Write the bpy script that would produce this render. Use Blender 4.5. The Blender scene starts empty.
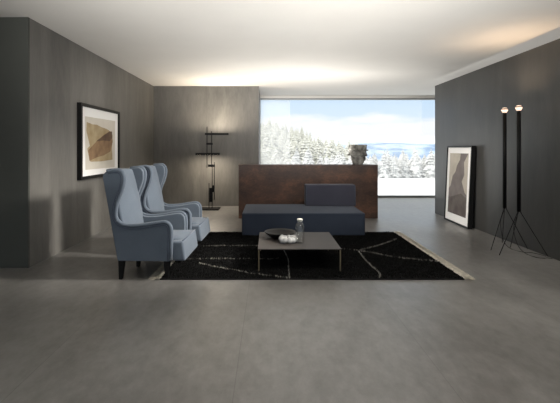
import bpy, bmesh, math, random
import numpy as np
from mathutils import Vector, Matrix, noise
random.seed(7); rng = np.random.default_rng(7)
SC = bpy.context.scene
COL = SC.collection
PI = math.pi

# ------------------------------------------------------------------ helpers
def link(o, parent=None):
    COL.objects.link(o)
    if parent is not None: o.parent = parent
    return o

def mesh_obj(name, bm, mats, parent=None, smooth=False, bevel=0, segs=3, sub=0, autos=None):
    me = bpy.data.meshes.new(name)
    bmesh.ops.recalc_face_normals(bm, faces=bm.faces)
    bm.to_mesh(me); bm.free()
    if not isinstance(mats, (list, tuple)): mats = [mats]
    for m in mats: me.materials.append(m)
    o = bpy.data.objects.new(name, me); link(o, parent)
    if smooth:
        for p in me.polygons: p.use_smooth = True
    if bevel:
        b = o.modifiers.new('bevel', 'BEVEL'); b.width = bevel; b.segments = segs
        b.limit_method = 'ANGLE'; b.angle_limit = math.radians(35)
        for p in me.polygons: p.use_smooth = True
        w = o.modifiers.new('wn', 'WEIGHTED_NORMAL'); w.keep_sharp = True
    if sub:
        s = o.modifiers.new('sub', 'SUBSURF'); s.levels = sub; s.render_levels = sub
    return o

def thing(name, label, cat, loc=(0, 0, 0), rot=(0, 0, 0), group=None):
    o = bpy.data.objects.new(name, None); o.empty_display_size = .1
    o.location = loc; o.rotation_euler = rot
    link(o); return tag(o, label, cat, group)

def tag(o, label, cat, group=None, kind=None):
    o['label'] = label; o['category'] = cat
    if group: o['group'] = group
    if kind: o['kind'] = kind
    return o

def struct(o):
    o['kind'] = 'structure'; return o

def add_box(bm, lo, hi, mi=0):
    vs = [bm.verts.new((x, y, z)) for x in (lo[0], hi[0]) for y in (lo[1], hi[1]) for z in (lo[2], hi[2])]
    idx = [(0,1,3,2),(4,6,7,5),(0,4,5,1),(2,3,7,6),(0,2,6,4),(1,5,7,3)]
    for f in idx:
        bm.faces.new([vs[i] for i in f]).material_index = mi
    return vs

def box(name, lo, hi, mat, parent=None, **k):
    bm = bmesh.new(); add_box(bm, lo, hi); return mesh_obj(name, bm, mat, parent, **k)

def add_tube(bm, pts, rad, n=10, cap=True, mi=0):
    pts = [Vector(p) for p in pts]
    rads = rad if isinstance(rad, (list, tuple)) else [rad] * len(pts)
    prev = None; rings = []
    for i, p in enumerate(pts):
        t = (pts[min(i+1, len(pts)-1)] - pts[max(i-1, 0)]).normalized()
        if prev is None:
            a = Vector((0, 0, 1)) if abs(t.z) < .9 else Vector((1, 0, 0))
            u = t.cross(a).normalized()
        else:
            u = (prev - t * prev.dot(t)).normalized()
        prev = u; v = t.cross(u)
        rings.append([bm.verts.new(p + (u*math.cos(2*PI*k/n) + v*math.sin(2*PI*k/n))*rads[i]) for k in range(n)])
    for a, b in zip(rings, rings[1:]):
        for k in range(n):
            f = bm.faces.new((a[k], a[(k+1) % n], b[(k+1) % n], b[k])); f.smooth = True; f.material_index = mi
    if cap:
        bm.faces.new(rings[0][::-1]).material_index = mi; bm.faces.new(rings[-1]).material_index = mi

def add_lathe(bm, prof, n=32, c=(0, 0, 0), mi=0, fn=None):
    rings = []
    for j, (r, z) in enumerate(prof):
        ring = []
        for k in range(n):
            a = 2*PI*k/n
            rr = fn(r, z, a) if fn else r
            ring.append(bm.verts.new((c[0]+rr*math.cos(a), c[1]+rr*math.sin(a), c[2]+z)))
        rings.append(ring)
    for a, b in zip(rings, rings[1:]):
        for k in range(n):
            f = bm.faces.new((a[k], a[(k+1) % n], b[(k+1) % n], b[k])); f.material_index = mi; f.smooth = True
    bm.faces.new(rings[0][::-1]).material_index = mi
    bm.faces.new(rings[-1]).material_index = mi

def catmull(P, n=5, closed=False):
    out = []; L = len(P)
    rngi = range(L) if closed else range(L-1)
    for i in rngi:
        g = lambda k: Vector(P[k % L]) if closed else Vector(P[max(0, min(L-1, k))])
        a, b, c, d = g(i-1), g(i), g(i+1), g(i+2)
        for s in range(n):
            t = s/n
            out.append(.5*((2*b) + (c-a)*t + (2*a-5*b+4*c-d)*t*t + (3*b-a-3*c+d)*t**3))
    if not closed: out.append(Vector(P[-1]))
    return out

# ------------------------------------------------------------------ materials
def nmat(name):
    m = bpy.data.materials.new(name); m.use_nodes = True
    nt = m.node_tree; nt.nodes.clear()
    out = nt.nodes.new('ShaderNodeOutputMaterial')
    b = nt.nodes.new('ShaderNodeBsdfPrincipled')
    nt.links.new(b.outputs[0], out.inputs[0])
    return m, nt, b, out

def N(nt, t, **k):
    n = nt.nodes.new(t)
    for a, v in k.items():
        if a in n.inputs.keys() if isinstance(a, str) else False: n.inputs[a].default_value = v
        else: setattr(n, a, v)
    return n

def plain(name, col, rough=.5, metal=0, spec=.5, noise_amt=0, scale=20, bump=0, sheen=0, emis=None, estr=0):
    m, nt, b, out = nmat(name)
    b.inputs['Roughness'].default_value = rough; b.inputs['Metallic'].default_value = metal
    b.inputs['Specular IOR Level'].default_value = spec
    b.inputs['Sheen Weight'].default_value = sheen
    b.inputs['Base Color'].default_value = (*col, 1)
    if noise_amt or bump:
        tc = N(nt, 'ShaderNodeTexCoord'); no = N(nt, 'ShaderNodeTexNoise')
        no.inputs['Scale'].default_value = scale; no.inputs['Detail'].default_value = 5
        nt.links.new(tc.outputs['Object'], no.inputs['Vector'])
        if noise_amt:
            r = N(nt, 'ShaderNodeValToRGB')
            r.color_ramp.elements[0].position = .3; r.color_ramp.elements[1].position = .7
            r.color_ramp.elements[0].color = (*[c*(1-noise_amt) for c in col], 1)
            r.color_ramp.elements[1].color = (*[min(1, c*(1+noise_amt)) for c in col], 1)
            nt.links.new(no.outputs['Fac'], r.inputs[0]); nt.links.new(r.outputs[0], b.inputs['Base Color'])
        if bump:
            bp = N(nt, 'ShaderNodeBump'); bp.inputs['Strength'].default_value = bump; bp.inputs['Distance'].default_value = .004
            nt.links.new(no.outputs['Fac'], bp.inputs['Height']); nt.links.new(bp.outputs[0], b.inputs['Normal'])
    if emis:
        b.inputs['Emission Color'].default_value = (*emis, 1); b.inputs['Emission Strength'].default_value = estr
    return m

def math_node(nt, op, a, b=None, c=None, clamp=False):
    n = N(nt, 'ShaderNodeMath', operation=op); n.use_clamp = clamp
    for i, v in enumerate((a, b, c)):
        if v is None: continue
        if isinstance(v, (int, float)): n.inputs[i].default_value = v
        else: nt.links.new(v, n.inputs[i])
    return n.outputs[0]

def joint_mask(nt, coord, off, step, w):
    """1 on a thin joint line every step metres"""
    a = math_node(nt, 'SUBTRACT', coord, off)
    p = math_node(nt, 'PINGPONG', a, step/2)      # 0 at joints
    # pingpong with period 'step': zero at multiples of step
    return math_node(nt, 'LESS_THAN', p, w)

def slab_material(name, col_a, col_b, scale, rough, joints, streak=(1, 1, 1), spec=.4, jdark=.6, fine=.12, bump=.05, var=.0):
    m, nt, b, out = nmat(name)
    tc = N(nt, 'ShaderNodeTexCoord'); sep = N(nt, 'ShaderNodeSeparateXYZ')
    nt.links.new(tc.outputs['Object'], sep.inputs[0])
    mp = N(nt, 'ShaderNodeMapping'); mp.inputs['Scale'].default_value = streak
    nt.links.new(tc.outputs['Object'], mp.inputs[0])
    n1 = N(nt, 'ShaderNodeTexNoise'); n1.inputs['Scale'].default_value = scale; n1.inputs['Detail'].default_value = 8; n1.inputs['Roughness'].default_value = .62
    n1.inputs['Distortion'].default_value = .6
    nt.links.new(mp.outputs[0], n1.inputs['Vector'])
    n2 = N(nt, 'ShaderNodeTexNoise'); n2.inputs['Scale'].default_value = scale*14; n2.inputs['Detail'].default_value = 6; n2.inputs['Roughness'].default_value = .7
    nt.links.new(mp.outputs[0], n2.inputs['Vector'])
    f = math_node(nt, 'MULTIPLY_ADD', n2.outputs['Fac'], fine*2, -fine)
    f = math_node(nt, 'ADD', n1.outputs['Fac'], f)
    if var:
        # each slab has its own tone
        js = [j for j in joints]
        vals = []
        for ax, off, step in js:
            q = math_node(nt, 'SUBTRACT', sep.outputs[ax], off); q = math_node(nt, 'DIVIDE', q, step); vals.append(math_node(nt, 'FLOOR', q))
        cx = N(nt, 'ShaderNodeCombineXYZ')
        for i, v in enumerate(vals): nt.links.new(v, cx.inputs[i])
        wn = N(nt, 'ShaderNodeTexWhiteNoise'); nt.links.new(cx.outputs[0], wn.inputs['Vector'])
        g = math_node(nt, 'MULTIPLY_ADD', wn.outputs['Value'], var*2, -var)
        f = math_node(nt, 'ADD', f, g)
    r = N(nt, 'ShaderNodeValToRGB')
    r.color_ramp.elements[0].position = .32; r.color_ramp.elements[1].position = .68
    r.color_ramp.elements[0].color = (*col_a, 1); r.color_ramp.elements[1].color = (*col_b, 1)
    nt.links.new(f, r.inputs[0])
    colout = r.outputs[0]
    jm = None
    for ax, off, step in joints:
        k = joint_mask(nt, sep.outputs[ax], off, step, .0022)
        jm = k if jm is None else math_node(nt, 'MAXIMUM', jm, k)
    if jm is not None:
        mx = N(nt, 'ShaderNodeMix', data_type='RGBA'); mx.blend_type = 'MULTIPLY'
        nt.links.new(math_node(nt, 'MULTIPLY', jm, jdark), mx.inputs[0]); nt.links.new(colout, mx.inputs[6])
        mx.inputs[7].default_value = (.25, .25, .25, 1)
        colout = mx.outputs[2]
    nt.links.new(colout, b.inputs['Base Color'])
    rr = math_node(nt, 'MULTIPLY_ADD', n1.outputs['Fac'], .25, rough - .12)
    nt.links.new(rr, b.inputs['Roughness'])
    b.inputs['Specular IOR Level'].default_value = spec
    bp = N(nt, 'ShaderNodeBump'); bp.inputs['Strength'].default_value = bump; bp.inputs['Distance'].default_value = .01
    nt.links.new(n2.outputs['Fac'], bp.inputs['Height']); nt.links.new(bp.outputs[0], b.inputs['Normal'])
    return m

M = {}
M['floor'] = slab_material('floor_concrete_tile', (.088, .084, .078), (.205, .199, .189), .8, .37,
                           [(0, 1.08, 1.28), (1, 4.30, 2.56)], streak=(1, .55, 1), spec=.8, jdark=.5, fine=.24, var=.03, bump=.02)
M['wall_l'] = slab_material('wall_concrete_slab', (.095, .091, .083), (.180, .173, .159), 1.1, .5,
                            [(1, 6.0, 1.28)], streak=(1.6, 1.6, .3), spec=.4, jdark=.45, fine=.16, var=.03)
M['wall_b'] = slab_material('wall_back_slab', (.074, .072, .067), (.145, .139, .129), 1.2, .5,
                            [(0, -1.53, 1.31)], streak=(1.6, 1.6, .35), spec=.4, jdark=.4, fine=.16)
M['wall_r'] = slab_material('wall_dark_slab', (.034, .034, .033), (.068, .067, .064), 1.0, .38,
                            [(1, 6.24, 1.31)], streak=(1.5, 1.5, .3), spec=.45, jdark=.6, fine=.12)
M['paint'] = plain('green_grey_paint', (.052, .056, .049), .7, noise_amt=.04, scale=3)
M['white_wall'] = plain('white_plaster', (.7, .69, .66), .8, noise_amt=.02, scale=4)
M['ceiling'] = plain('ceiling_plaster', (.72, .70, .665), .85, noise_amt=.015, scale=2)
M['winframe'] = plain('window_frame_metal', (.22, .23, .225), .4, metal=.3)

def fabric(name, col, scale=260, sheen=.25, var=.12):
    m, nt, b, out = nmat(name)
    tc = N(nt, 'ShaderNodeTexCoord')
    n1 = N(nt, 'ShaderNodeTexNoise'); n1.inputs['Scale'].default_value = scale; n1.inputs['Detail'].default_value = 3
    n2 = N(nt, 'ShaderNodeTexNoise'); n2.inputs['Scale'].default_value = 5; n2.inputs['Detail'].default_value = 4
    nt.links.new(tc.outputs['Object'], n1.inputs['Vector']); nt.links.new(tc.outputs['Object'], n2.inputs['Vector'])
    f = math_node(nt, 'ADD', math_node(nt, 'MULTIPLY', n1.outputs['Fac'], .6), math_node(nt, 'MULTIPLY', n2.outputs['Fac'], .4))
    r = N(nt, 'ShaderNodeValToRGB'); r.color_ramp.elements[0].position = .3; r.color_ramp.elements[1].position = .7
    r.color_ramp.elements[0].color = (*[c*(1-var) for c in col], 1); r.color_ramp.elements[1].color = (*[c*(1+var) for c in col], 1)
    nt.links.new(f, r.inputs[0]); nt.links.new(r.outputs[0], b.inputs['Base Color'])
    b.inputs['Roughness'].default_value = .9; b.inputs['Specular IOR Level'].default_value = .2
    b.inputs['Sheen Weight'].default_value = sheen; b.inputs['Sheen Roughness'].default_value = .5
    bp = N(nt, 'ShaderNodeBump'); bp.inputs['Strength'].default_value = .25; bp.inputs['Distance'].default_value = .002
    nt.links.new(n1.outputs['Fac'], bp.inputs['Height']); nt.links.new(bp.outputs[0], b.inputs['Normal'])
    return m
M['chair'] = fabric('blue_grey_wool', (.086, .106, .133), sheen=.12)
M['piping'] = fabric('dark_blue_piping', (.04, .055, .085), var=.05)
M['sofa'] = fabric('navy_wool', (.031, .040, .060), sheen=.1)
M['sofa_b'] = fabric('slate_violet_wool', (.042, .043, .060), sheen=.12)
M['black_wood'] = plain('black_wood', (.004, .004, .004), .5, spec=.2)
M['black_metal'] = plain('black_metal', (.003, .003, .0035), .5, spec=.2)
M['black_frame'] = plain('black_frame_wood', (.004, .004, .004), .45, spec=.2, noise_amt=.2, scale=30)
M['table_top'] = plain('taupe_lacquer', (.046, .040, .036), .5, spec=.3, noise_amt=.04, scale=8)
M['brass'] = plain('dull_brass', (.22, .18, .11), .4, metal=.8)
M['bowl'] = plain('black_matte_ceramic', (.005, .005, .005), .5, spec=.25)
M['white_cer'] = plain('white_glazed_ceramic', (.42, .42, .41), .3, noise_amt=.08, scale=40)
M['mat_board'] = plain('mat_board', (.86, .855, .84), .8)
M['cream_paper'] = plain('cream_paper', (.62, .58, .51), .85, noise_amt=.05, scale=6)
M['cap'] = plain('pale_stopper', (.62, .60, .55), .5)

def rust():
    m, nt, b, out = nmat('rusted_steel')
    tc = N(nt, 'ShaderNodeTexCoord'); n1 = N(nt, 'ShaderNodeTexNoise'); n2 = N(nt, 'ShaderNodeTexNoise')
    mp = N(nt, 'ShaderNodeMapping'); mp.inputs['Scale'].default_value = (1, 1, 1.8)
    nt.links.new(tc.outputs['Object'], mp.inputs[0])
    n1.inputs['Scale'].default_value = 1.7; n1.inputs['Detail'].default_value = 9; n1.inputs['Roughness'].default_value = .68
    n2.inputs['Scale'].default_value = 22; n2.inputs['Detail'].default_value = 6
    for n in (n1, n2): nt.links.new(mp.outputs[0], n.inputs['Vector'])
    f = math_node(nt, 'ADD', math_node(nt, 'MULTIPLY', n1.outputs['Fac'], .75), math_node(nt, 'MULTIPLY', n2.outputs['Fac'], .25))
    r = N(nt, 'ShaderNodeValToRGB'); e = r.color_ramp.elements
    e[0].position = .34; e[0].color = (.016, .007, .0045, 1); e[1].position = .68; e[1].color = (.165, .074, .038, 1)
    x = e.new(.5); x.color = (.058, .027, .016, 1)
    nt.links.new(f, r.inputs[0]); nt.links.new(r.outputs[0], b.inputs['Base Color'])
    b.inputs['Roughness'].default_value = .5
    bp = N(nt, 'ShaderNodeBump'); bp.inputs['Strength'].default_value = .1; bp.inputs['Distance'].default_value = .004
    nt.links.new(n2.outputs['Fac'], bp.inputs['Height']); nt.links.new(bp.outputs[0], b.inputs['Normal'])
    return m
M['rust'] = rust()

def stone():
    m, nt, b, out = nmat('weathered_stone')
    tc = N(nt, 'ShaderNodeTexCoord'); n1 = N(nt, 'ShaderNodeTexNoise')
    n1.inputs['Scale'].default_value = 9; n1.inputs['Detail'].default_value = 8
    nt.links.new(tc.outputs['Object'], n1.inputs['Vector'])
    r = N(nt, 'ShaderNodeValToRGB'); e = r.color_ramp.elements
    e[0].position = .35; e[0].color = (.065, .062, .055, 1); e[1].position = .65; e[1].color = (.33, .325, .30, 1)
    nt.links.new(n1.outputs['Fac'], r.inputs[0]); nt.links.new(r.outputs[0], b.inputs['Base Color'])
    b.inputs['Roughness'].default_value = .85
    bp = N(nt, 'ShaderNodeBump'); bp.inputs['Strength'].default_value = .6; bp.inputs['Distance'].default_value = .01
    nt.links.new(n1.outputs['Fac'], bp.inputs['Height']); nt.links.new(bp.outputs[0], b.inputs['Normal'])
    return m
M['stone'] = stone()

def glass_pane(name, haze, refl=.0, tint=(.97, .985, .99)):
    m = bpy.data.materials.new(name); m.use_nodes = True; nt = m.node_tree; nt.nodes.clear()
    out = N(nt, 'ShaderNodeOutputMaterial'); tr = N(nt, 'ShaderNodeBsdfTransparent'); gl = N(nt, 'ShaderNodeBsdfGlossy')
    tr.inputs[0].default_value = (*tint, 1); gl.inputs['Roughness'].default_value = .02
    df = N(nt, 'ShaderNodeBsdfTranslucent'); df.inputs[0].default_value = (.95, .95, .95, 1)
    m1 = N(nt, 'ShaderNodeMixShader'); m1.inputs[0].default_value = haze
    nt.links.new(tr.outputs[0], m1.inputs[1]); nt.links.new(df.outputs[0], m1.inputs[2])
    m2 = N(nt, 'ShaderNodeMixShader'); m2.inputs[0].default_value = refl
    nt.links.new(m1.outputs[0], m2.inputs[1]); nt.links.new(gl.outputs[0], m2.inputs[2])
    nt.links.new(m2.outputs[0], out.inputs[0]); return m
M['glass_a'] = glass_pane('window_glass_pale', .22)  # most white mixed in of the three panes
M['glass_b'] = glass_pane('window_glass', .06)
M['glass_c'] = glass_pane('window_glass_clear', .0)

def bottle_glass():
    m = bpy.data.materials.new('bottle_glass'); m.use_nodes = True; nt = m.node_tree; nt.nodes.clear()
    out = N(nt, 'ShaderNodeOutputMaterial'); tr = N(nt, 'ShaderNodeBsdfTransparent'); gl = N(nt, 'ShaderNodeBsdfGlossy')
    tr.inputs[0].default_value = (.975, .98, .98, 1); gl.inputs['Roughness'].default_value = .03
    lw = N(nt, 'ShaderNodeLayerWeight'); lw.inputs[0].default_value = .35
    f = math_node(nt, 'MULTIPLY_ADD', lw.outputs['Facing'], .5, .06)
    mx = N(nt, 'ShaderNodeMixShader'); nt.links.new(f, mx.inputs[0])
    nt.links.new(tr.outputs[0], mx.inputs[1]); nt.links.new(gl.outputs[0], mx.inputs[2]); nt.links.new(mx.outputs[0], out.inputs[0])
    return m
M['bottle'] = bottle_glass()

# ------------------------------------------------------------------ the room shell
H = 2.96                    # ceiling height
WL, WR = -2.836, 3.65       # left wall face, right partition face
YJ, YB, YW = 4.72, 9.88, 11.63
struct(box('floor', (-6.2, -3.4, -.25), (7.2, 11.78, 0), M['floor']))
struct(box('ceiling', (-6.2, -3.4, H), (7.2, 11.78, H+.3), M['ceiling']))
struct(box('wall_left', (WL-.4, YJ+.03, 0), (WL, YB+.0, H), M['wall_l']))
struct(box('wall_left_return', (-6.0, YJ, 0), (WL, YJ+.03, H), M['paint']))
struct(box('wall_far_left', (-6.2, -3.4, 0), (-6.0, YJ+.03, H), M['white_wall']))
struct(box('wall_back', (WL-.4, YB, 0), (-.24, YW+.15, H), M['wall_b']))
struct(box('wall_right', (WR, .2, 0), (WR+.18, 8.77, 2.79), M['wall_r']))
struct(box('wall_far_right', (7.0, -3.4, 0), (7.2, 11.78, H), M['white_wall']))
struct(box('trim_1', (-.24, YW-.02, 2.885), (7.0, YW+.15, H), M['ceiling']))

# window wall: frame rails and three panes of glass
w = bpy.data.objects.new('window_1', None); w.location = (0, YW, 0); link(w); struct(w)
box('window_sill', (-.24, -.03, 0), (7.0, .11, .055), M['winframe'], w)
box('window_frame', (-.24, -.01, 2.842), (7.0, .10, 2.885), M['winframe'], w)
box('window_frame', (-.24, .0, .055), (-.23, .10, 2.842), M['winframe'], w)
box('window_pane', (-.23, .02, .055), (.63, .032, 2.842), M['glass_a'], w)
box('window_pane', (.63, .05, .055), (4.49, .062, 2.842), M['glass_b'], w)
box('window_pane', (4.495, .05, .055), (7.0, .062, 2.842), M['glass_c'], w)
# glazed front behind the camera
w2 = bpy.data.objects.new('window_2', None); w2.location = (0, -3.3, 0); link(w2); struct(w2)
box('window_sill', (-6.0, -.05, 0), (7.0, .05, .08), M['winframe'], w2)
box('window_frame', (-6.0, -.05, 2.85), (7.0, .05, H), M['winframe'], w2)
for x in (-6, -2.75, .5, 3.75, 6.94): box('window_mullion', (x, -.05, .08), (x+.06, .05, 2.85), M['winframe'], w2)

# ------------------------------------------------------------------ room divider in rusted steel
t = thing('room_divider', 'long dark rust-brown steel counter block standing behind the navy sofa', 'counter', (.805, 8.1, 0))
box('body', (-1.41, 0, .0), (1.41, .42, 1.062), M['rust'], t, bevel=.003, segs=1)
box('top', (-1.415, -.005, 1.062), (1.415, .425, 1.082), M['rust'], t, bevel=.002, segs=1)

# ------------------------------------------------------------------ stone vessel
t = thing('stone_vessel', 'grey weathered stone vessel with carved bands standing on the rust-brown counter', 'sculpture', (1.853, 8.30, 1.082))
def wob(s):
    def f(r, z, a):
        v = Vector((math.cos(a)*3, math.sin(a)*3, z*14+s))
        return r*(1 + .10*noise.noise(v)) + .006*math.copysign(1, math.sin(a*5+z*20))
    return f
bm = bmesh.new(); add_lathe(bm, [(.095, 0), (.10, .02), (.12, .05), (.115, .06), (.135, .10), (.14, .125), (.15, .16), (.155, .185)], 40, fn=wob(1))
mesh_obj('foot', bm, M['stone'], t)
bm = bmesh.new(); add_lathe(bm, [(.15, .18), (.172, .185), (.178, .22), (.172, .26), (.176, .275), (.168, .285), (.165, .29)], 40, fn=wob(5)); mesh_obj('belly', bm, M['stone'], t)
bm = bmesh.new(); add_lathe(bm, [(.16, .288), (.182, .292), (.18, .35), (.176, .40), (.165, .413), (.13, .41), (.12, .36)], 40, fn=wob(9)); mesh_obj('rim', bm, M['stone'], t)
def lug(cx, cz, w, h, ang, d=.05):
    bm = bmesh.new(); add_box(bm, (-w/2, -d/2, -h/2), (w/2, d/2, h/2))
    bmesh.ops.transform(bm, matrix=Matrix.Rotation(ang, 4, 'Z') @ Matrix.Translation((cx, 0, cz)), verts=bm.verts)
    mesh_obj('lug', bm, M['stone'], t, bevel=.008)
lug(.175, .205, .09, .035, PI); lug(.165, .30, .10, .03, 0); lug(.155, .20, .08, .04, -.5); lug(.13, .15, .05, .13, -.15)
for k, (a, z, wd, hh) in enumerate([(-1.1, .345, .10, .10), (-1.6, .34, .085, .10), (-2.15, .335, .11, .085), (-1.25, .235, .11, .08), (-1.8, .235, .10, .085)]):
    bm = bmesh.new(); add_box(bm, (.155, -wd/2, z-hh/2), (.192, wd/2, z+hh/2))
    bmesh.ops.transform(bm, matrix=Matrix.Rotation(a, 4, 'Z'), verts=bm.verts)
    mesh_obj('carved_block', bm, M['stone'], t, bevel=.01)

# ------------------------------------------------------------------ sofa
def cushion(name, lo, hi, r, mat, parent, puff=.0):
    bm = bmesh.new(); nx, ny, nz = 12, 8, 5
    add_box(bm, lo, hi)
    bmesh.ops.bevel(bm, geom=bm.edges[:], offset=r, segments=4, profile=.6, affect='EDGES')
    o = mesh_obj(name, bm, mat, parent, smooth=True)
    return o
t = thing('sofa', 'navy blue backless daybed sofa with one low backrest on the black rug', 'sofa', (.563, 6.91, .016))
cushion('seat', (-.99, -.51, .0), (.985, .57, .362), .028, M['sofa'], t)
bm = bmesh.new(); add_box(bm, (.103, .30, .355), (1.018, .54, .742))
for v in bm.verts:
    if v.co.z > .5: v.co.y += .035
bmesh.ops.bevel(bm, geom=bm.edges[:], offset=.03, segments=4, profile=.6, affect='EDGES')
mesh_obj('backrest', bm, M['sofa_b'], t, smooth=True)
for x in (.118, 1.002):
    bm = bmesh.new(); add_tube(bm, [(x, .295, .372), (x, .303, .5), (x, .325, .72)], .004, 6)
    mesh_obj('seam', bm, M['piping'], t)
bm = bmesh.new(); add_tube(bm, [(-.95, -.515, .35), (.95, -.515, .35)], .003, 6); mesh_obj('seam', bm, M['piping'], t)

# ------------------------------------------------------------------ wing chairs
PROF = [(-.304, .205), (.262, .205), (.270, .36), (.272, .516), (.258, .585), (.212, .618), (.128, .612), (-.02, .588), (-.15, .578),
        (-.235, .586), (-.300, .625), (-.330, .690), (-.315, .822), (-.265, .953), (-.240, 1.05), (-.246, 1.13), (-.285, 1.172), (-.36, 1.172), (-.437, 1.155), (-.466, 1.11)]
def side_outline():
    c = catmull([(x, 0, z) for x, z in PROF[2:]], 4)
    return [Vector((-.304, 0, .205)), Vector((.262, 0, .205))] + c
def make_wing_chair():
    t = thing('wing_chair', '', 'armchair')
    W = .345
    out = side_outline()
    for s in (-1, 1):
        bm = bmesh.new()
        y0, y1 = s*W, s*(W-.085)
        a = [bm.verts.new((p.x, y0, p.z)) for p in out]; b = [bm.verts.new((p.x, y1, p.z)) for p in out]
        bm.faces.new(a); bm.faces.new(b[::-1]); n = len(out)
        for i in range(n): bm.faces.new((a[i], a[(i+1) % n], b[(i+1) % n], b[i]))
        o = mesh_obj('side_wing', bm, M['chair'], t, bevel=.026, segs=4)
        # padded roll along the wing and arm edge, with piping
        edge = [Vector((p.x, s*(W-.02), p.z)) for p in out[2:]]
        edge = [Vector((.262, s*(W-.02), .215))] + edge
        bm = bmesh.new(); add_tube(bm, [p + Vector((0, s*.004, 0)) for p in edge[:-5]], .024, 10); mesh_obj('roll', bm, M['chair'], o)
        bm = bmesh.new()
        inn = []
        for i, p in enumerate(edge[:-5]):
            d = (edge[min(i+1, len(edge)-1)] - edge[max(i-1, 0)]).normalized()
            nrm = Vector((-d.z, 0, d.x))
            inn.append(Vector((p.x, s*(W+.004), p.z)) + nrm*.026)
        add_tube(bm, inn, .0045, 6); mesh_obj('piping', bm, M['piping'], o)
    # back: slanted, curved across, inner face padded
    bm = bmesh.new(); ny, nz = 10, 12; hw = W-.03
    grids = []
    for side in (0, 1):
        g = []
        for j in range(nz+1):
            q = j/nz; z = .205 + q*(1.178-.205)
            row = []
            for i in range(ny+1):
                u = -1 + 2*i/ny
                xo = -.300 - .166*q
                if side == 0: x = xo - .004 + .02*u*u*q
                else:
                    x = -.21 - .15*max(0, (z-.42)/.76) + .03*math.sin(PI*min(1, max(0, (z-.42)/.76)))*(1-u*u) - .01*u*u
                zz = z - (.03*abs(u)**4 if q > .9 else 0)
                if q == 1: x = x*.85 + (-.41)*.15; zz -= .004
                row.append(bm.verts.new((x, u*hw, zz)))
            g.append(row)
        grids.append(g)
    for g in grids:
        for j in range(nz):
            for i in range(ny): bm.faces.new((g[j][i], g[j][i+1], g[j+1][i+1], g[j+1][i]))
    A, B = grids
    for i in range(ny):
        bm.faces.new((A[0][i], A[0][i+1], B[0][i+1], B[0][i])); bm.faces.new((A[nz][i], A[nz][i+1], B[nz][i+1], B[nz][i]))
    for j in range(nz):
        bm.faces.new((A[j][0], A[j+1][0], B[j+1][0], B[j][0])); bm.faces.new((A[j][ny], A[j+1][ny], B[j+1][ny], B[j][ny]))
    mesh_obj('backrest', bm, M['chair'], t, bevel=.018, segs=3)
    # seat block, T shaped at the front
    bm = bmesh.new()
    pts = [(-.22, -.265), (.275, -.265), (.278, -.325), (.425, -.325), (.425, .325), (.278, .325), (.275, .265), (-.22, .265)]
    lo = [bm.verts.new((x, y, .205)) for x, y in pts]; hi = [bm.verts.new((x - (.03 if x > .4 else 0), y, .415)) for x, y in pts]
    bm.faces.new(lo[::-1]); bm.faces.new(hi)
    for i in range(8): bm.faces.new((lo[i], lo[(i+1) % 8], hi[(i+1) % 8], hi[i]))
    mesh_obj('seat', bm, M['chair'], t, bevel=.022, segs=4)
    bm = bmesh.new(); nx, ny = 10, 10; g = []
    for j in range(ny+1):
        row = []
        for i in range(nx+1):
            u, v = i/nx, -1+2*j/ny
            e = max(abs(2*u-1), abs(v))**4
            row.append(bm.verts.new((-.2 + u*.575, v*.255, .412 + .035*(1-e))))
        g.append(row)
    for j in range(ny):
        for i in range(nx): bm.faces.new((g[j][i], g[j][i+1], g[j+1][i+1], g[j+1][i]))
    lo = [[bm.verts.new((p.co.x, p.co.y, .40)) for p in r] for r in (g[0], g[-1])]
    for gr, lr in ((g[0], lo[0]), (g[-1], lo[1])):
        for i in range(nx): bm.faces.new((gr[i], gr[i+1], lr[i+1], lr[i]))
    mesh_obj('seat_cushion', bm, M['chair'], t, smooth=True)
    bm = bmesh.new(); add_tube(bm, [(.39, -.31, .418), (.397, 0, .420), (.39, .31, .418)], .004, 6); mesh_obj('piping', bm, M['piping'], t)
    for (x, y, f) in ((-.27, -.30, -1), (-.25, .16, -1), (.215, -.28, 0), (.215, .28, 0)):
        bm = bmesh.new()
        tw, bw = .032, .018; dx = .012*f
        vt = [bm.verts.new((x+a*tw, y+b*tw, .207)) for a, b in ((-1,-1),(1,-1),(1,1),(-1,1))]
        vb = [bm.verts.new((x+dx+a*bw, y+b*bw, .0)) for a, b in ((-1,-1),(1,-1),(1,1),(-1,1))]
        bm.faces.new(vt); bm.faces.new(vb[::-1])
        for i in range(4): bm.faces.new((vb[i], vb[(i+1) % 4], vt[(i+1) % 4], vt[i]))
        mesh_obj('leg', bm, M['black_wood'], t, bevel=.003, segs=1)
    return t
def copy_tree(o, parent=None):
    c = o.copy(); COL.objects.link(c); c.parent = parent
    for ch in list(o.children): copy_tree(ch, c)
    return c
G = 'blue grey wing chairs side by side'
c1 = make_wing_chair()
c2 = copy_tree(c1)
c1.rotation_euler = c2.rotation_euler = (0, 0, -.035); c1.location = (-1.30, 4.61, 0); c1['label'] = 'blue-grey wing chair nearest the camera, in front of its twin'
c2.location = (-1.275, 5.51, 0); c2['label'] = 'blue-grey wing chair farther back, between its twin and the black bar floor lamp'
c1['group'] = c2['group'] = G

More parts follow.
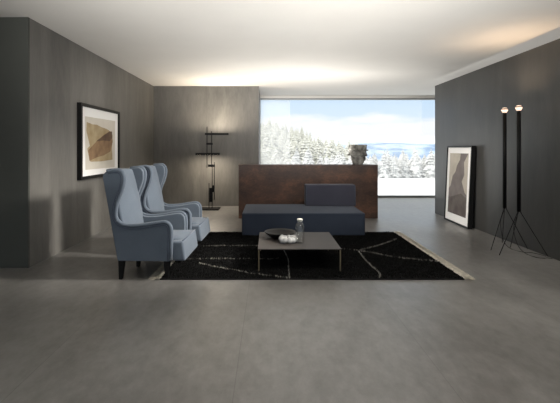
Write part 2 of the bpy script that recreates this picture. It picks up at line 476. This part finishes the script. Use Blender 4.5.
# ------------------------------------------------------------------ rug
RX0, RX1, RY0, RY1 = -1.165, 2.10, 4.285, 6.69
def rug_material(name, col):
    return plain(name, col, .95, noise_amt=.35, scale=14, spec=.15)
M['rug_black'] = rug_material('rug_black_wool', (.0065, .0064, .0062))
M['rug_cream'] = rug_material('rug_cream_wool', (.33, .31, .27))
M['fringe'] = plain('fringe_cotton', (.62, .58, .49), .95, noise_amt=.25, scale=30)
t = thing('rug', 'large black shag rug with thin cream lines and cream fringed ends', 'rug', (0, 0, 0))
box('rug_base', (RX0, RY0, .001), (RX1, RY1, .014), M['rug_black'], t)
LINES = [
 ([(-.93, 5.70), (-.4, 5.72), (-.1, 5.71), (.5, 5.66), (1.22, 5.47)], .0042),
 ([(-1.10, 5.02), (-.5, 5.04), (-.08, 5.02), (.16, 5.07)], .0042),
 ([(-.84, 4.84), (-.56, 4.66), (-.36, 4.56), (-.22, 4.47), (-.10, 4.41), (.065, 4.35), (.23, 4.29)], .0052),
 ([(.21, 5.42), (.245, 5.02), (.232, 4.62), (.225, 4.29)], .0055),
 ([(1.98, 6.15), (1.58, 5.74), (1.25, 5.47)], .0075),
 ([(1.22, 5.42), (1.21, 4.87), (1.235, 4.46), (1.19, 4.29)], .0095),
 ([(1.24, 5.42), (1.40, 5.32), (1.60, 5.12), (1.76, 5.04), (2.08, 4.92)], .008)]
segs = []
for P, wd in LINES:
    C = catmull([(x, y, 0) for x, y in P], 6)
    for i in range(len(C)-1): segs.append((C[i].x, C[i].y, C[i+1].x, C[i+1].y, wd))
def tufts(x0, x1, y0, y1, n, L, wdt, want_lines=True):
    px = rng.uniform(x0, x1, n); py = rng.uniform(y0, y1, n)
    dm = np.full(n, 9.)
    for (ax, ay, bx, by, wd) in segs:
        dx, dy = bx-ax, by-ay; l2 = dx*dx+dy*dy+1e-12
        tt = np.clip(((px-ax)*dx+(py-ay)*dy)/l2, 0, 1)
        dd = np.hypot(px-ax-tt*dx, py-ay-tt*dy) / wd
        dm = np.minimum(dm, dd)
    cream = (dm < 1.0) & (rng.random(n) < .62)
    ang = rng.uniform(0, 2*PI, n); lean = rng.uniform(.2, 1.0, n)*L*.6
    hh = rng.uniform(.6, 1.15, n)*L*(1+.25*np.sin(px*23+py*9)*np.sin(py*31-px*7))
    hh = np.where(cream, hh*1.0+.008, hh)
    wx, wy = np.cos(ang+PI/2)*wdt, np.sin(ang+PI/2)*wdt
    z0 = np.full(n, .012)
    v = np.empty((n, 3, 3))
    v[:, 0] = np.stack([px-wx, py-wy, z0], 1); v[:, 1] = np.stack([px+wx, py+wy, z0], 1)
    v[:, 2] = np.stack([px+np.cos(ang)*lean, py+np.sin(ang)*lean, z0+hh], 1)
    return v.reshape(-1, 3), cream.astype(np.int32)
def tri_mesh(name, verts, mats, mi, parent):
    n = len(verts)//3; me = bpy.data.meshes.new(name)
    me.vertices.add(len(verts)); me.vertices.foreach_set('co', verts.astype(np.float32).ravel())
    me.loops.add(3*n); me.loops.foreach_set('vertex_index', np.arange(3*n, dtype=np.int32))
    me.polygons.add(n); me.polygons.foreach_set('loop_start', np.arange(0, 3*n, 3, dtype=np.int32))
    for m in mats: me.materials.append(m)
    me.polygons.foreach_set('material_index', mi); me.update(); me.validate()
    return link(bpy.data.objects.new(name, me), parent)
v, cr = tufts(RX0+.01, RX1-.01, RY0+.01, RY1-.01, 150000, .019, .0045)
pile = tri_mesh('pile', v, [M['rug_black'], M['rug_cream']], cr, t); pile['kind'] = 'stuff'
for s, xe in ((-1, RX0), (1, RX1)):
    n = 5200; py = rng.uniform(RY0+.01, RY1-.01, n); L = rng.uniform(.09, .15, n); dy = rng.normal(0, .022, n)
    grp = np.round(py/.035)*.035
    ty = grp*.7 + py*.3 + dy
    z = rng.uniform(.004, .022, n); wd = .004
    v = np.empty((n, 2, 3, 3))
    xs = np.full(n, xe-s*.01)
    mid = (xs + s*L*.5, py*.5+ty*.5, z+.006)
    tip = (xs + s*L, ty, z*.3+.003)
    v[:, 0, 0] = np.stack([xs, py-wd, z], 1); v[:, 0, 1] = np.stack([xs, py+wd, z], 1); v[:, 0, 2] = np.stack([mid[0], mid[1]+wd, mid[2]], 1)
    v[:, 1, 0] = np.stack([mid[0], mid[1]-wd*1.5, mid[2]], 1); v[:, 1, 1] = np.stack([mid[0], mid[1]+wd*1.5, mid[2]], 1); v[:, 1, 2] = np.stack([tip[0], tip[1], tip[2]], 1)
    f = tri_mesh('fringe', v.reshape(-1, 3), [M['fringe']], np.zeros(2*n, dtype=np.int32), t); f['kind'] = 'stuff'

# ------------------------------------------------------------------ coffee table and what stands on it
t = thing('coffee_table', 'low square taupe coffee table with thin plate legs on the black rug', 'table', (.353, 4.99, 0))
TT = .272
box('tabletop', (-.474, -.465, TT-.010), (.474, .465, TT), M['table_top'], t, bevel=.002, segs=1)
for sx in (-1, 1):
    for sy in (-1, 1):
        bm = bmesh.new()
        x, y = sx*.468, sy*.459
        add_box(bm, (min(x, x-sx*.012), min(y, y-sy*.012), .016), (max(x, x-sx*.012), max(y, y-sy*.012), TT-.010))
        mesh_obj('leg', bm, M['brass'], t)
t = thing('bowl', 'wide shallow black bowl at the left of the coffee table', 'bowl', (.148, 5.11, TT))
prof = [(.09, 0), (.095, .004), (.13, .02), (.175, .05), (.203, .078), (.199, .081), (.17, .060), (.12, .03), (.06, .014), (.01, .012)]
bm = bmesh.new(); add_lathe(bm, prof, 48); o = mesh_obj('basin', bm, M['bowl'], t)
t = thing('ceramic_ring', 'white ribbed ceramic ring on the coffee table in front of the black bowl', 'ornament', (.237, 4.86, TT))
bm = bmesh.new(); n, m_ = 96, 16; R = .078
rows = []
for i in range(n):
    a = 2*PI*i/n; k = (i*11/n) % 1
    rr = .028 + .011*abs(math.sin(PI*k)) + .003*math.sin(5*a+1)
    row = []
    for j in range(m_):
        b_ = 2*PI*j/m_
        zc = .036 + .004*math.sin(3*a)
        row.append(bm.verts.new(((R+rr*math.cos(b_))*math.cos(a), (R+rr*math.cos(b_))*math.sin(a), max(0.0, zc + rr*math.sin(b_)))))
    rows.append(row)
for i in range(n):
    for j in range(m_):
        bm.faces.new((rows[i][j], rows[(i+1) % n][j], rows[(i+1) % n][(j+1) % m_], rows[i][(j+1) % m_]))
mesh_obj('ribbed_ring', bm, M['white_cer'], t, smooth=True)
t = thing('glass_bottle', 'clear glass bottle with a pale stopper standing on the coffee table', 'bottle', (.378, 4.83, TT))
bm = bmesh.new(); add_lathe(bm, [(.048, .0), (.054, .006), (.054, .19), (.050, .215), (.036, .238), (.031, .25), (.030, .268), (.027, .268), (.028, .25), (.033, .236), (.046, .213), (.050, .19), (.050, .022), (.02, .016)], 40)
mesh_obj('glass_body', bm, M['bottle'], t)
bm = bmesh.new(); add_lathe(bm, [(.025, .256), (.025, .269), (.034, .269), (.035, .286), (.030, .290)], 28); mesh_obj('stopper', bm, M['cap'], t)

# ------------------------------------------------------------------ wall picture (left) and leaning picture (right)
def art_poly(bm, pts, d, mi):
    """flat paper shape d metres in front of the sheet; pts in picture coordinates"""
    vs = [bm.verts.new((x, -d, z)) for x, z in pts]
    vb = [bm.verts.new((x, -d+.0008, z)) for x, z in pts]
    bm.faces.new(vs).material_index = mi
    for i in range(len(pts)):
        bm.faces.new((vs[i], vs[(i+1) % len(pts)], vb[(i+1) % len(pts)], vb[i])).material_index = mi
def frame_parts(t, w_, h_, fw, dep):
    bm = bmesh.new()
    o = [(-w_/2, 0), (w_/2, 0), (w_/2, h_), (-w_/2, h_)]
    i_ = [(-w_/2+fw, fw), (w_/2-fw, fw), (w_/2-fw, h_-fw), (-w_/2+fw, h_-fw)]
    def ring(pts, y): return [bm.verts.new((x, y, z)) for x, z in pts]
    of, ob, inf, inb = ring(o, -dep), ring(o, 0), ring(i_, -dep), ring(i_, 0)
    for k in range(4):
        l = (k+1) % 4
        bm.faces.new((of[k], of[l], inf[l], inf[k])); bm.faces.new((ob[k], inb[k], inb[l], ob[l]))
        bm.faces.new((of[k], ob[k], ob[l], of[l])); bm.faces.new((inf[k], inf[l], inb[l], inb[k]))
    return mesh_obj('frame', bm, M['black_frame'], t)
t = thing('wall_picture', 'framed brown and tan abstract print hanging on the left concrete wall', 'picture', (WL+.001, 6.69, .945), (0, 0, PI/2))
WP, HP = 1.54, 1.150
frame_parts(t, WP, HP, .045, .065)
# picture coordinates: x from the near (left) edge to the far edge, z up
bm = bmesh.new(); add_box(bm, (-WP/2+.04, -.040, .04), (WP/2-.04, -.002, HP-.04)); mesh_obj('mat_board', bm, M['mat_board'], t)
def tanmix(name, ca, cb, sc):
    m, nt, b, out = nmat(name)
    tc = N(nt, 'ShaderNodeTexCoord'); n1 = N(nt, 'ShaderNodeTexNoise'); n1.inputs['Scale'].default_value = sc; n1.inputs['Detail'].default_value = 6
    nt.links.new(tc.outputs['Object'], n1.inputs['Vector'])
    r = N(nt, 'ShaderNodeValToRGB'); r.color_ramp.elements[0].position = .35; r.color_ramp.elements[1].position = .65
    r.color_ramp.elements[0].color = (*ca, 1); r.color_ramp.elements[1].color = (*cb, 1)
    nt.links.new(n1.outputs['Fac'], r.inputs[0]); nt.links.new(r.outputs[0], b.inputs['Base Color']); b.inputs['Roughness'].default_value = .8
    return m
M['tan'] = tanmix('tan_ink', (.34, .25, .13), (.45, .36, .22), 6)
M['brown'] = tanmix('brown_ink', (.17, .095, .05), (.30, .19, .10), 6)
M['dkbrown'] = tanmix('dark_brown_ink', (.08, .045, .03), (.15, .09, .05), 6)
def A1(cx, cy):
    """crop-of-photo measurement to metres on the left wall sheet"""
    x = 60+cx/3.667; y = 90+cy/3.667
    s = (268.5-x)/2.79; return (400/s-6.69, 1.4-(y-149.3)/s-.945)
bm = bmesh.new()
art_poly(bm, [A1(*p) for p in ((92, 96), (203, 114), (201, 283), (94, 293))], .042, 0)
art_poly(bm, [A1(*p) for p in ((98, 117), (120, 126), (135, 127), (152, 136), (172, 143), (185, 152), (193, 165), (191, 210), (193, 255), (150, 262), (112, 263), (104, 235), (100, 215), (110, 205), (97, 150))], .0445, 1)
art_poly(bm, [A1(*p) for p in ((103, 222), (118, 205), (140, 182), (160, 165), (180, 152), (190, 152), (193, 190), (185, 225), (160, 240), (135, 247), (108, 260))], .0465, 2)
art_poly(bm, [A1(*p) for p in ((132, 188), (160, 167), (182, 152), (190, 153), (191, 175), (182, 188), (160, 185))], .0485, 3)
mesh_obj('print', bm, [M['cream_paper'], M['tan'], M['brown'], M['dkbrown']], t)

t = thing('leaning_picture', 'tall framed grey abstract print leaning against the dark right wall', 'picture', (3.57, 7.50, .003), (math.radians(-2.6), 0, -PI/2-.04))
WP2, HP2 = 1.06, 1.46
frame_parts(t, WP2, HP2, .028, .072)
bm = bmesh.new(); add_box(bm, (-WP2/2+.024, -.056, .024), (WP2/2-.024, -.004, HP2-.024)); mesh_obj('mat_board', bm, M['mat_board'], t)
M['g1'] = tanmix('taupe_wash', (.14, .12, .115), (.20, .175, .165), 5)
M['g2'] = tanmix('cream_wash', (.40, .365, .31), (.50, .46, .39), 5)
M['g3'] = tanmix('dark_taupe_wash', (.075, .06, .055), (.13, .11, .10), 5)
def A2(u, v): return (-WP2/2 + .14 + u*(WP2-.28), .17 + v*(HP2-.31))
bm = bmesh.new()
art_poly(bm, [A2(0, 0), A2(1, 0), A2(1, 1), A2(0, 1)], .058, 0)
art_poly(bm, [A2(0, 1), A2(.60, 1), A2(.58, .90), A2(.42, .80), (A2(.36, .70)), A2(.2, .62), A2(.10, .45), A2(0, .40)], .0595, 1)
art_poly(bm, [A2(.80, .86), A2(1, 1), A2(1, .35), A2(.90, .38), A2(.72, .55), A2(.84, .66)], .0595, 1)
art_poly(bm, [A2(0, 0), A2(1, 0), A2(1, .30), A2(.7, .36), A2(.35, .30), A2(.1, .26), A2(0, .27)], .0595, 2)
mesh_obj('print', bm, [M['g1'], M['g2'], M['g3']], t)

# ------------------------------------------------------------------ black bar floor lamp (left)
lx, ly = -1.36, 9.36
t = thing('bar_floor_lamp', 'black sculptural floor lamp of rods and light bars before the back wall', 'floor lamp', (lx, ly, 0))
box('base', (-.215, -.19, 0), (.215, .19, .022), M['black_metal'], t, bevel=.002, segs=1)
for (X, z0, z1) in ((-1.439, .966, 1.93), (-1.331, .98, 1.82), (-1.268, .22, 1.10), (-1.318, .02, 1.06), (-1.392, .02, .61)):
    bm = bmesh.new(); add_tube(bm, [(X-lx, 0, z0), (X-lx, 0, z1)], .0095, 10); mesh_obj('rod', bm, M['black_metal'], t)
for (a, b_, z0, z1) in ((-1.455, -1.305, 1.505, 1.55), (-1.415, -1.25, .99, 1.045), (-1.378, -1.305, .17, .50), (-1.325, -1.262, .40, .56)):
    box('connector', (a-lx, -.022, z0), (b_-lx, .022, z1), M['black_metal'], t, bevel=.002, segs=1)
M['led'] = plain('warm_led_strip', (1, .9, .7), .5, emis=(1, .78, .5), estr=2.0)
for (a, b_, zc, up) in ((-1.485, -.935, 1.757, 1), (-1.705, -1.14, 1.29, -1)):
    o = box('light_bar', (a-lx, -.03, zc-.024), (b_-lx, .055, zc+.024), M['black_metal'], t, bevel=.002, segs=1)
    zz = zc+up*.0245
    box('led_strip', (a-lx+.03, .016, min(zz-up*.001, zz+up*.0003)), (b_-lx-.03, .046, max(zz-up*.001, zz+up*.0003)), M['led'], o)
def area(name, loc, rot, sx, sy, power, col, spread=PI):
    L = bpy.data.lights.new(name, 'AREA'); L.shape = 'RECTANGLE'; L.size = sx; L.size_y = sy; L.energy = power; L.color = col; L.spread = spread
    o = bpy.data.objects.new(name, L); o.location = loc; o.rotation_euler = rot; link(o); return o
o = area('lamp_light_up', (-1.21, ly+.031, 1.757+.028), (PI, 0, 0), .48, .03, 22, (1, .86, .68)); 
o = area('lamp_light_down', (-1.42, ly+.031, 1.29-.028), (0, 0, 0), .48, .03, 16, (1, .86, .68))

# ------------------------------------------------------------------ tube floor lamps (right)
M['bulb'] = plain('lit_glass_dome', (1, .85, .7), .2, emis=(1, .72, .55), estr=.8)
M['bulb_rim'] = plain('clear_dome_edge', (.5, .36, .28), .15)
def make_tube_lamp(feet, cord, label, loc):
    t = thing('tube_floor_lamp', label, 'floor lamp', loc, group='thin black tube floor lamps')
    bm = bmesh.new(); add_tube(bm, [(0, 0, .560), (0, 0, 1.917)], .0255, 24); mesh_obj('tube', bm, M['black_metal'], t)
    bm = bmesh.new(); add_lathe(bm, [(.020, 1.917), (.022, 1.93), (.036, 1.942), (.042, 1.957), (.041, 1.972), (.032, 1.983), (.012, 1.986)], 28)
    mesh_obj('glass_dome', bm, M['bulb_rim'], t)
    bm = bmesh.new(); add_lathe(bm, [(.030, 1.9862), (.028, 1.990), (.012, 1.993)], 24); mesh_obj('bulb', bm, M['bulb'], t)
    bm = bmesh.new(); add_lathe(bm, [(.0265, 1.921), (.044, 1.958), (.043, 1.963), (.0262, 1.926)], 28); 
    mesh_obj('lit_rim', bm, M['bulb'], t)
    for (X, Y) in feet:
        x, y = X-loc[0], Y-loc[1]; r = math.hypot(x, y); ux, uy = x/r, y/r
        bm = bmesh.new(); add_tube(bm, [(ux*.012, uy*.012, .60), (ux*.02, uy*.02, .555), (x, y, .004)], .0048, 8); mesh_obj('leg', bm, M['black_metal'], t)
    c = catmull([(a-loc[0], b-loc[1], z) for a, b, z in cord], 6)
    bm = bmesh.new(); add_tube(bm, c, .0035, 6); mesh_obj('cord', bm, M['black_metal'], t)
    sp = bpy.data.lights.new('tube_lamp_light', 'SPOT'); sp.energy = 13; sp.color = (1, .72, .48); sp.spot_size = math.radians(125); sp.spot_blend = .8; sp.shadow_soft_size = .03
    o = bpy.data.objects.new('tube_lamp_light', sp); o.location = (loc[0], loc[1], 2.0); o.rotation_euler = (PI, 0, 0); link(o)
    return t
make_tube_lamp([(3.08, 5.54), (3.50, 5.99), (3.63, 5.60)], [(3.37, 5.70, .56), (3.33, 5.74, .35), (3.36, 5.72, .1), (3.40, 5.62, .006), (3.46, 5.42, .005), (3.55, 5.40, .005), (3.60, 5.30, .005), (3.62, 5.22, .005)],
               'thin black tube floor lamp nearer the leaning picture', (3.365, 5.70, 0))
make_tube_lamp([(3.04, 5.27), (3.44, 5.69), (3.635, 5.20)], [(3.373, 5.39, .56), (3.34, 5.45, .33), (3.38, 5.42, .1), (3.44, 5.34, .006), (3.46, 5.16, .005), (3.53, 5.12, .005), (3.58, 5.14, .005), (3.62, 5.10, .005)],
               'thin black tube floor lamp farther from the leaning picture, at the right', (3.373, 5.39, 0))

# ------------------------------------------------------------------ outdoors
def snowm(name, ca, cb, sc):
    m, nt, b, out = nmat(name)
    tc = N(nt, 'ShaderNodeTexCoord'); n1 = N(nt, 'ShaderNodeTexNoise'); n1.inputs['Scale'].default_value = sc; n1.inputs['Detail'].default_value = 5
    nt.links.new(tc.outputs['Object'], n1.inputs['Vector'])
    r = N(nt, 'ShaderNodeValToRGB'); r.color_ramp.elements[0].position = .4; r.color_ramp.elements[1].position = .6
    r.color_ramp.elements[0].color = (*ca, 1); r.color_ramp.elements[1].color = (*cb, 1)
    nt.links.new(n1.outputs['Fac'], r.inputs[0]); nt.links.new(r.outputs[0], b.inputs['Base Color']); b.inputs['Roughness'].default_value = .9
    return m
M['snow'] = snowm('snow', (.86, .88, .91), (.92, .93, .95), .2)
def ter(x, y):
    u = x/max(y, 1)
    g = max(0., min(1., 1-u/.21)); g = g*g*(3-2*g)*.5 + g*.5
    z = -3.5
    if y > 75: z += min(y-75, 85)/75*9.6*g
    if y > 165: z -= (y-165)*.06
    return z + .25*noise.noise(Vector((x*.06, y*.06, 0)))
bm = bmesh.new(); g = []
ys = list(np.linspace(11.9, 240, 50)); 
for y in ys:
    row = []
    for i in range(41):
        x = (-.6 + 1.5*i/40)*max(y, 30); z = ter(x, y)
        row.append(bm.verts.new((x, y, z)))
    g.append(row)
for j in range(len(ys)-1):
    for i in range(40): bm.faces.new((g[j][i], g[j][i+1], g[j+1][i+1], g[j+1][i]))
o = mesh_obj('snow_field', bm, M['snow'], smooth=True); struct(o)

# far hills: long ridges across the valley
def ridge(name, y, x0, x1, base, hfun, mat, depth=400):
    bm = bmesh.new(); n = 90; rows = []
    for j in range(7):
        q = j/6; row = []
        for i in range(n+1):
            x = x0 + (x1-x0)*i/n; h = hfun(x)
            zz = base + (h-base)*math.sin(q*PI/2) + 6*noise.noise(Vector((x*.004, q*3, y)))*q
            row.append(bm.verts.new((x, y+depth*q, zz)))
        rows.append(row)
    for j in range(6):
        for i in range(n): bm.faces.new((rows[j][i], rows[j][i+1], rows[j+1][i+1], rows[j+1][i]))
    return struct(mesh_obj(name, bm, mat, smooth=True))
M['hill_a'] = snowm('far_forest_snow_haze', (.24, .34, .50), (.52, .62, .76), .012)  # forest and snow patches, with distance haze put into the blue-grey colours
M['hill_b'] = snowm('far_snow_ridge_haze', (.55, .63, .74), (.90, .92, .95), .010)  # snow tones blued by distance haze put into the colour
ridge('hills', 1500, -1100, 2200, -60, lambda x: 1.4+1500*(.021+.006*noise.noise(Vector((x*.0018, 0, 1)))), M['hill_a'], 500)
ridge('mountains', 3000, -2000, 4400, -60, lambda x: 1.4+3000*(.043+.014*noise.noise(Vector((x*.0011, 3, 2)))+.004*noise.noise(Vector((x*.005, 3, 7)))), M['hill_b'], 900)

def tree_material(name, green, snow, amt):
    m, nt, b, out = nmat(name)
    tc = N(nt, 'ShaderNodeTexCoord'); n1 = N(nt, 'ShaderNodeTexNoise'); n1.inputs['Scale'].default_value = 1.6; n1.inputs['Detail'].default_value = 5
    nt.links.new(tc.outputs['Object'], n1.inputs['Vector'])
    ge = N(nt, 'ShaderNodeNewGeometry'); sp = N(nt, 'ShaderNodeSeparateXYZ'); nt.links.new(ge.outputs['True Normal'], sp.inputs[0])
    oi = N(nt, 'ShaderNodeObjectInfo')
    k = math_node(nt, 'ADD', n1.outputs['Fac'], math_node(nt, 'MULTIPLY', math_node(nt, 'ABSOLUTE', sp.outputs[2]), .15))
    k = math_node(nt, 'ADD', k, math_node(nt, 'MULTIPLY_ADD', oi.outputs['Random'], .14, amt-.07))
    r = N(nt, 'ShaderNodeValToRGB'); r.color_ramp.elements[0].position = .44; r.color_ramp.elements[1].position = .62
    r.color_ramp.elements[0].color = (*green, 1); r.color_ramp.elements[1].color = (*snow, 1)
    nt.links.new(k, r.inputs[0]); nt.links.new(r.outputs[0], b.inputs['Base Color']); b.inputs['Roughness'].default_value = .9
    return m
M['treeA'] = tree_material('frosted_conifer', (.22, .25, .10), (.76, .75, .68), .07)
M['treeB'] = tree_material('snow_laden_conifer', (.26, .28, .28), (.76, .755, .74), .08)
M['bark'] = plain('bark', (.10, .07, .05), .9)
def conifer_mesh(name, hgt, rad, seed, mat, boughs=17, tiers=15, droop=.35):
    R_ = random.Random(seed); V = []; F = []
    def tri(a, b, c): V.extend([a, b, c])
    for i in range(tiers):
        q = i/(tiers-1); z = hgt*(.06+.90*q); r = rad*(1-q**1.5)**.9*(.6+.4*min(1, q*5)) + .08
        nb = max(6, int(boughs*(1-.5*q)))
        for k in range(nb):
            a = 2*PI*(k+R_.random()*.8)/nb; rr = r*R_.uniform(.75, 1.12); z0 = z+R_.uniform(-.12, .12)
            c, s = math.cos(a), math.sin(a); wv = rr*.30+.06
            tip = (rr*c, rr*s, z0-rr*droop*R_.uniform(.6, 1.3))
            mid = (rr*.5*c, rr*.5*s, z0-rr*droop*.2+.05)
            root = (0, 0, z0+.12)
            lft = (rr*.62*c-wv*s, rr*.62*s+wv*c, z0-rr*droop*.8); rgt = (rr*.62*c+wv*s, rr*.62*s-wv*c, z0-rr*droop*.8)
            tri(root, lft, mid); tri(root, mid, rgt); tri(mid, lft, tip); tri(mid, tip, rgt)
    # leader
    for k in range(4):
        a = PI/2*k; b_ = PI/2*(k+1)
        tri((.07*math.cos(a), .07*math.sin(a), hgt*.93), (.07*math.cos(b_), .07*math.sin(b_), hgt*.93), (0, 0, hgt*1.03))
    nf = len(V)//3
    # trunk
    T = []
    for k in range(6):
        a = 2*PI*k/6; b_ = 2*PI*(k+1)/6; r0 = .11
        p0, p1, top = (r0*math.cos(a), r0*math.sin(a), -.4), (r0*math.cos(b_), r0*math.sin(b_), -.4), (0, 0, hgt*.9)
        V.extend([p0, p1, top])
    v = np.array(V); n = len(v)//3; me = bpy.data.meshes.new(name)
    me.vertices.add(len(v)); me.vertices.foreach_set('co', v.astype(np.float32).ravel())
    me.loops.add(3*n); me.loops.foreach_set('vertex_index', np.arange(3*n, dtype=np.int32))
    me.polygons.add(n); me.polygons.foreach_set('loop_start', np.arange(0, 3*n, 3, dtype=np.int32))
    me.materials.append(mat); me.materials.append(M['bark'])
    mi = np.zeros(n, dtype=np.int32); mi[nf:] = 1; me.polygons.foreach_set('material_index', mi); me.update(); return me
TA = [conifer_mesh('snowy_conifer', 6.2, 2.0, s, M['treeA']) for s in range(4)]
TB = [conifer_mesh('snow_laden_tree', 4.8, 2.0, 20+s, M['treeB'], boughs=16, tiers=13, droop=.6) for s in range(4)]
rt = random.Random(3)
y = 78.
while y < 168:
    x = -.16*y + rt.uniform(0, 1.5)
    while x < .22*y:
        o = bpy.data.objects.new('snowy_conifer', rt.choice(TA)); xx, yy = x+rt.uniform(-.6, .6), y+rt.uniform(-2, 2)
        s = rt.uniform(.75, 1.25); o.location = (xx, yy, ter(xx, yy)-.05); o.scale = (s*rt.uniform(.85, 1.1), s, s); o.rotation_euler = (0, 0, rt.uniform(0, 6.28)); link(o)
        tag(o, 'frosted pale green conifer in the dense forest climbing the hill outside the window', 'tree', 'frosted conifers on the hillside')
        x += rt.uniform(2.3, 3.2)*(.8+y/500)
    y += 7.5
for row_y in (70, 74.5, 80):
    x = .07*row_y
    while x < .52*row_y:
        o = bpy.data.objects.new('snow_laden_tree', rt.choice(TB)); xx, yy = x+rt.uniform(-.4, .4), row_y+rt.uniform(-1.2, 1.2)
        s = rt.uniform(.78, 1.16); o.location = (xx, yy, ter(xx, yy)-.05); o.scale = (s, s, s); o.rotation_euler = (0, 0, rt.uniform(0, 6.28)); link(o)
        tag(o, 'snow laden bushy tree in the row beyond the white snow field', 'tree', 'snow laden trees beyond the snow field')
        x += rt.uniform(1.7, 2.6)

# ------------------------------------------------------------------ sky
wd = bpy.data.worlds.new('world'); SC.world = wd; wd.use_nodes = True; nt = wd.node_tree; nt.nodes.clear()
out = N(nt, 'ShaderNodeOutputWorld'); bg = N(nt, 'ShaderNodeBackground'); nt.links.new(bg.outputs[0], out.inputs[0])
tc = N(nt, 'ShaderNodeTexCoord'); sep = N(nt, 'ShaderNodeSeparateXYZ'); nt.links.new(tc.outputs['Generated'], sep.inputs[0])
r = N(nt, 'ShaderNodeValToRGB'); e = r.color_ramp.elements
e[0].position = 0; e[0].color = (.80, .88, .97, 1); e[1].position = 1; e[1].color = (1.0, .98, .94, 1)
for p, c in ((.06, (.72, .84, .97)), (.14, (.58, .76, .96)), (.4, (1.0, .98, .94))):
    x = e.new(p); x.color = (*c, 1)
nt.links.new(sep.outputs[2], r.inputs[0])
mp = N(nt, 'ShaderNodeMapping'); mp.inputs['Scale'].default_value = (3, 3, 16); nt.links.new(tc.outputs['Generated'], mp.inputs[0])
no = N(nt, 'ShaderNodeTexNoise'); no.inputs['Scale'].default_value = 1.6; no.inputs['Detail'].default_value = 7; no.inputs['Roughness'].default_value = .55
nt.links.new(mp.outputs[0], no.inputs['Vector'])
# cloud bank low over the horizon, thinning upwards
band = N(nt, 'ShaderNodeMapRange'); band.inputs[1].default_value = .045; band.inputs[2].default_value = .095; band.inputs[3].default_value = .36; band.inputs[4].default_value = -.18
nt.links.new(sep.outputs[2], band.inputs[0])
cl = math_node(nt, 'ADD', no.outputs['Fac'], band.outputs[0])
cr_ = N(nt, 'ShaderNodeMapRange'); cr_.inputs[1].default_value = .48; cr_.inputs[2].default_value = .64; nt.links.new(cl, cr_.inputs[0])
mx = N(nt, 'ShaderNodeMix', data_type='RGBA'); nt.links.new(cr_.outputs[0], mx.inputs[0]); nt.links.new(r.outputs[0], mx.inputs[6]); mx.inputs[7].default_value = (.98, .98, 1, 1)
nt.links.new(mx.outputs[2], bg.inputs[0]); 
hi = N(nt, 'ShaderNodeMapRange'); hi.inputs[1].default_value = .13; hi.inputs[2].default_value = .45; hi.inputs[3].default_value = .78; hi.inputs[4].default_value = 1.3
nt.links.new(sep.outputs[2], hi.inputs[0]); nt.links.new(hi.outputs[0], bg.inputs[1])

sun = bpy.data.lights.new('sun', 'SUN'); sun.energy = .9; sun.angle = math.radians(3); sun.color = (1, .96, .88)
so = bpy.data.objects.new('sun', sun); link(so)
so.rotation_euler = Vector((1, .12, -.62)).to_track_quat('-Z', 'Y').to_euler()   # from the left, parallel to the glass

# added ceiling fill lights: behind the counter, behind the camera, in the side bay
area('counter_fill_light', (.805, 8.60, 1.05), (PI+math.radians(28), 0, 0), 2.7, .10, 48, (1, .96, .90))
for x_, p_ in ((-1.2, 22), (.8, 38), (2.4, 14)):
    area('camera_fill_light', (x_, -.4, 1.1), (PI-math.radians(70), 0, 0), 1.4, .3, p_, (1, .975, .93), math.radians(46))
area('bay_fill_light', (5.2, 6.4, .5), (PI, 0, 0), .4, 4.5, 32, (1, .975, .93))
# added unseen downlights, put overhead to brighten the front floor
def fill_downlight(x, y, power, r_=.10):
    t = thing('fill_downlight', 'added round fill light with a trim ring, unseen above the front of the room', 'fill light', (x, y, H-.001), group='added fill lights over the front of the room')
    bm = bmesh.new(); add_lathe(bm, [(r_+.02, 0), (r_+.02, -.006), (r_, -.006), (r_-.004, -.001)], 28); mesh_obj('added_trim_ring', bm, M['mat_board'], t)
    L = bpy.data.lights.new('fill_downlight_lamp', 'AREA'); L.shape = 'DISK'; L.size = 2*r_; L.energy = power; L.color = (1, .95, .88); L.spread = math.radians(150)
    o = bpy.data.objects.new('fill_downlight_lamp', L); o.location = (x, y, H-.02); link(o)
for x, y, p in ((-1.0, 3.3, 4), (.6, 3.3, 11), (2.2, 3.3, 16), (-1.0, 1.2, 2), (.6, 1.2, 3), (2.2, 1.2, 3)):
    fill_downlight(x, y, p)

# added fill spots without fixtures, out of view above, aimed at pictures and seats
def aim_fill_spot(src, dst, power, deg, blend=.9, col=(1, .95, .88), soft=.12):
    L = bpy.data.lights.new('fill_spot', 'SPOT'); L.energy = power; L.color = col; L.spot_size = math.radians(deg); L.spot_blend = blend; L.shadow_soft_size = soft
    o = bpy.data.objects.new('fill_spot', L); o.location = src; link(o)
    o.rotation_euler = (Vector(dst)-Vector(src)).to_track_quat('-Z', 'Y').to_euler()
aim_fill_spot((.3, 4.0, 2.93), (-2.8, 6.7, 1.55), 260, 38)
aim_fill_spot((.6, 4.0, 2.93), (3.58, 7.45, .75), 900, 32)
aim_fill_spot((2.6, 4.12, 2.6), (-1.1, 5.0, .7), 1250, 40, soft=.30)
aim_fill_spot((1.6, 3.9, 2.93), (.8, 7.9, .7), 260, 46)

# ------------------------------------------------------------------ camera and view
cam = bpy.data.cameras.new('camera'); co = bpy.data.objects.new('camera', cam); link(co)
co.location = (0, 0, 1.4); co.rotation_euler = (PI/2, 0, 0)
cam.sensor_fit = 'HORIZONTAL'; cam.sensor_width = 36; cam.lens = 400/560*36
cam.shift_x = (280-268.5)/560; cam.shift_y = -(201.5-149.3)/560
cam.clip_start = .05; cam.clip_end = 9000
SC.camera = co
vs = SC.view_settings; vs.view_transform = 'Standard'; vs.look = 'None'; vs.exposure = .42; vs.gamma = 1; vs.use_curve_mapping = False
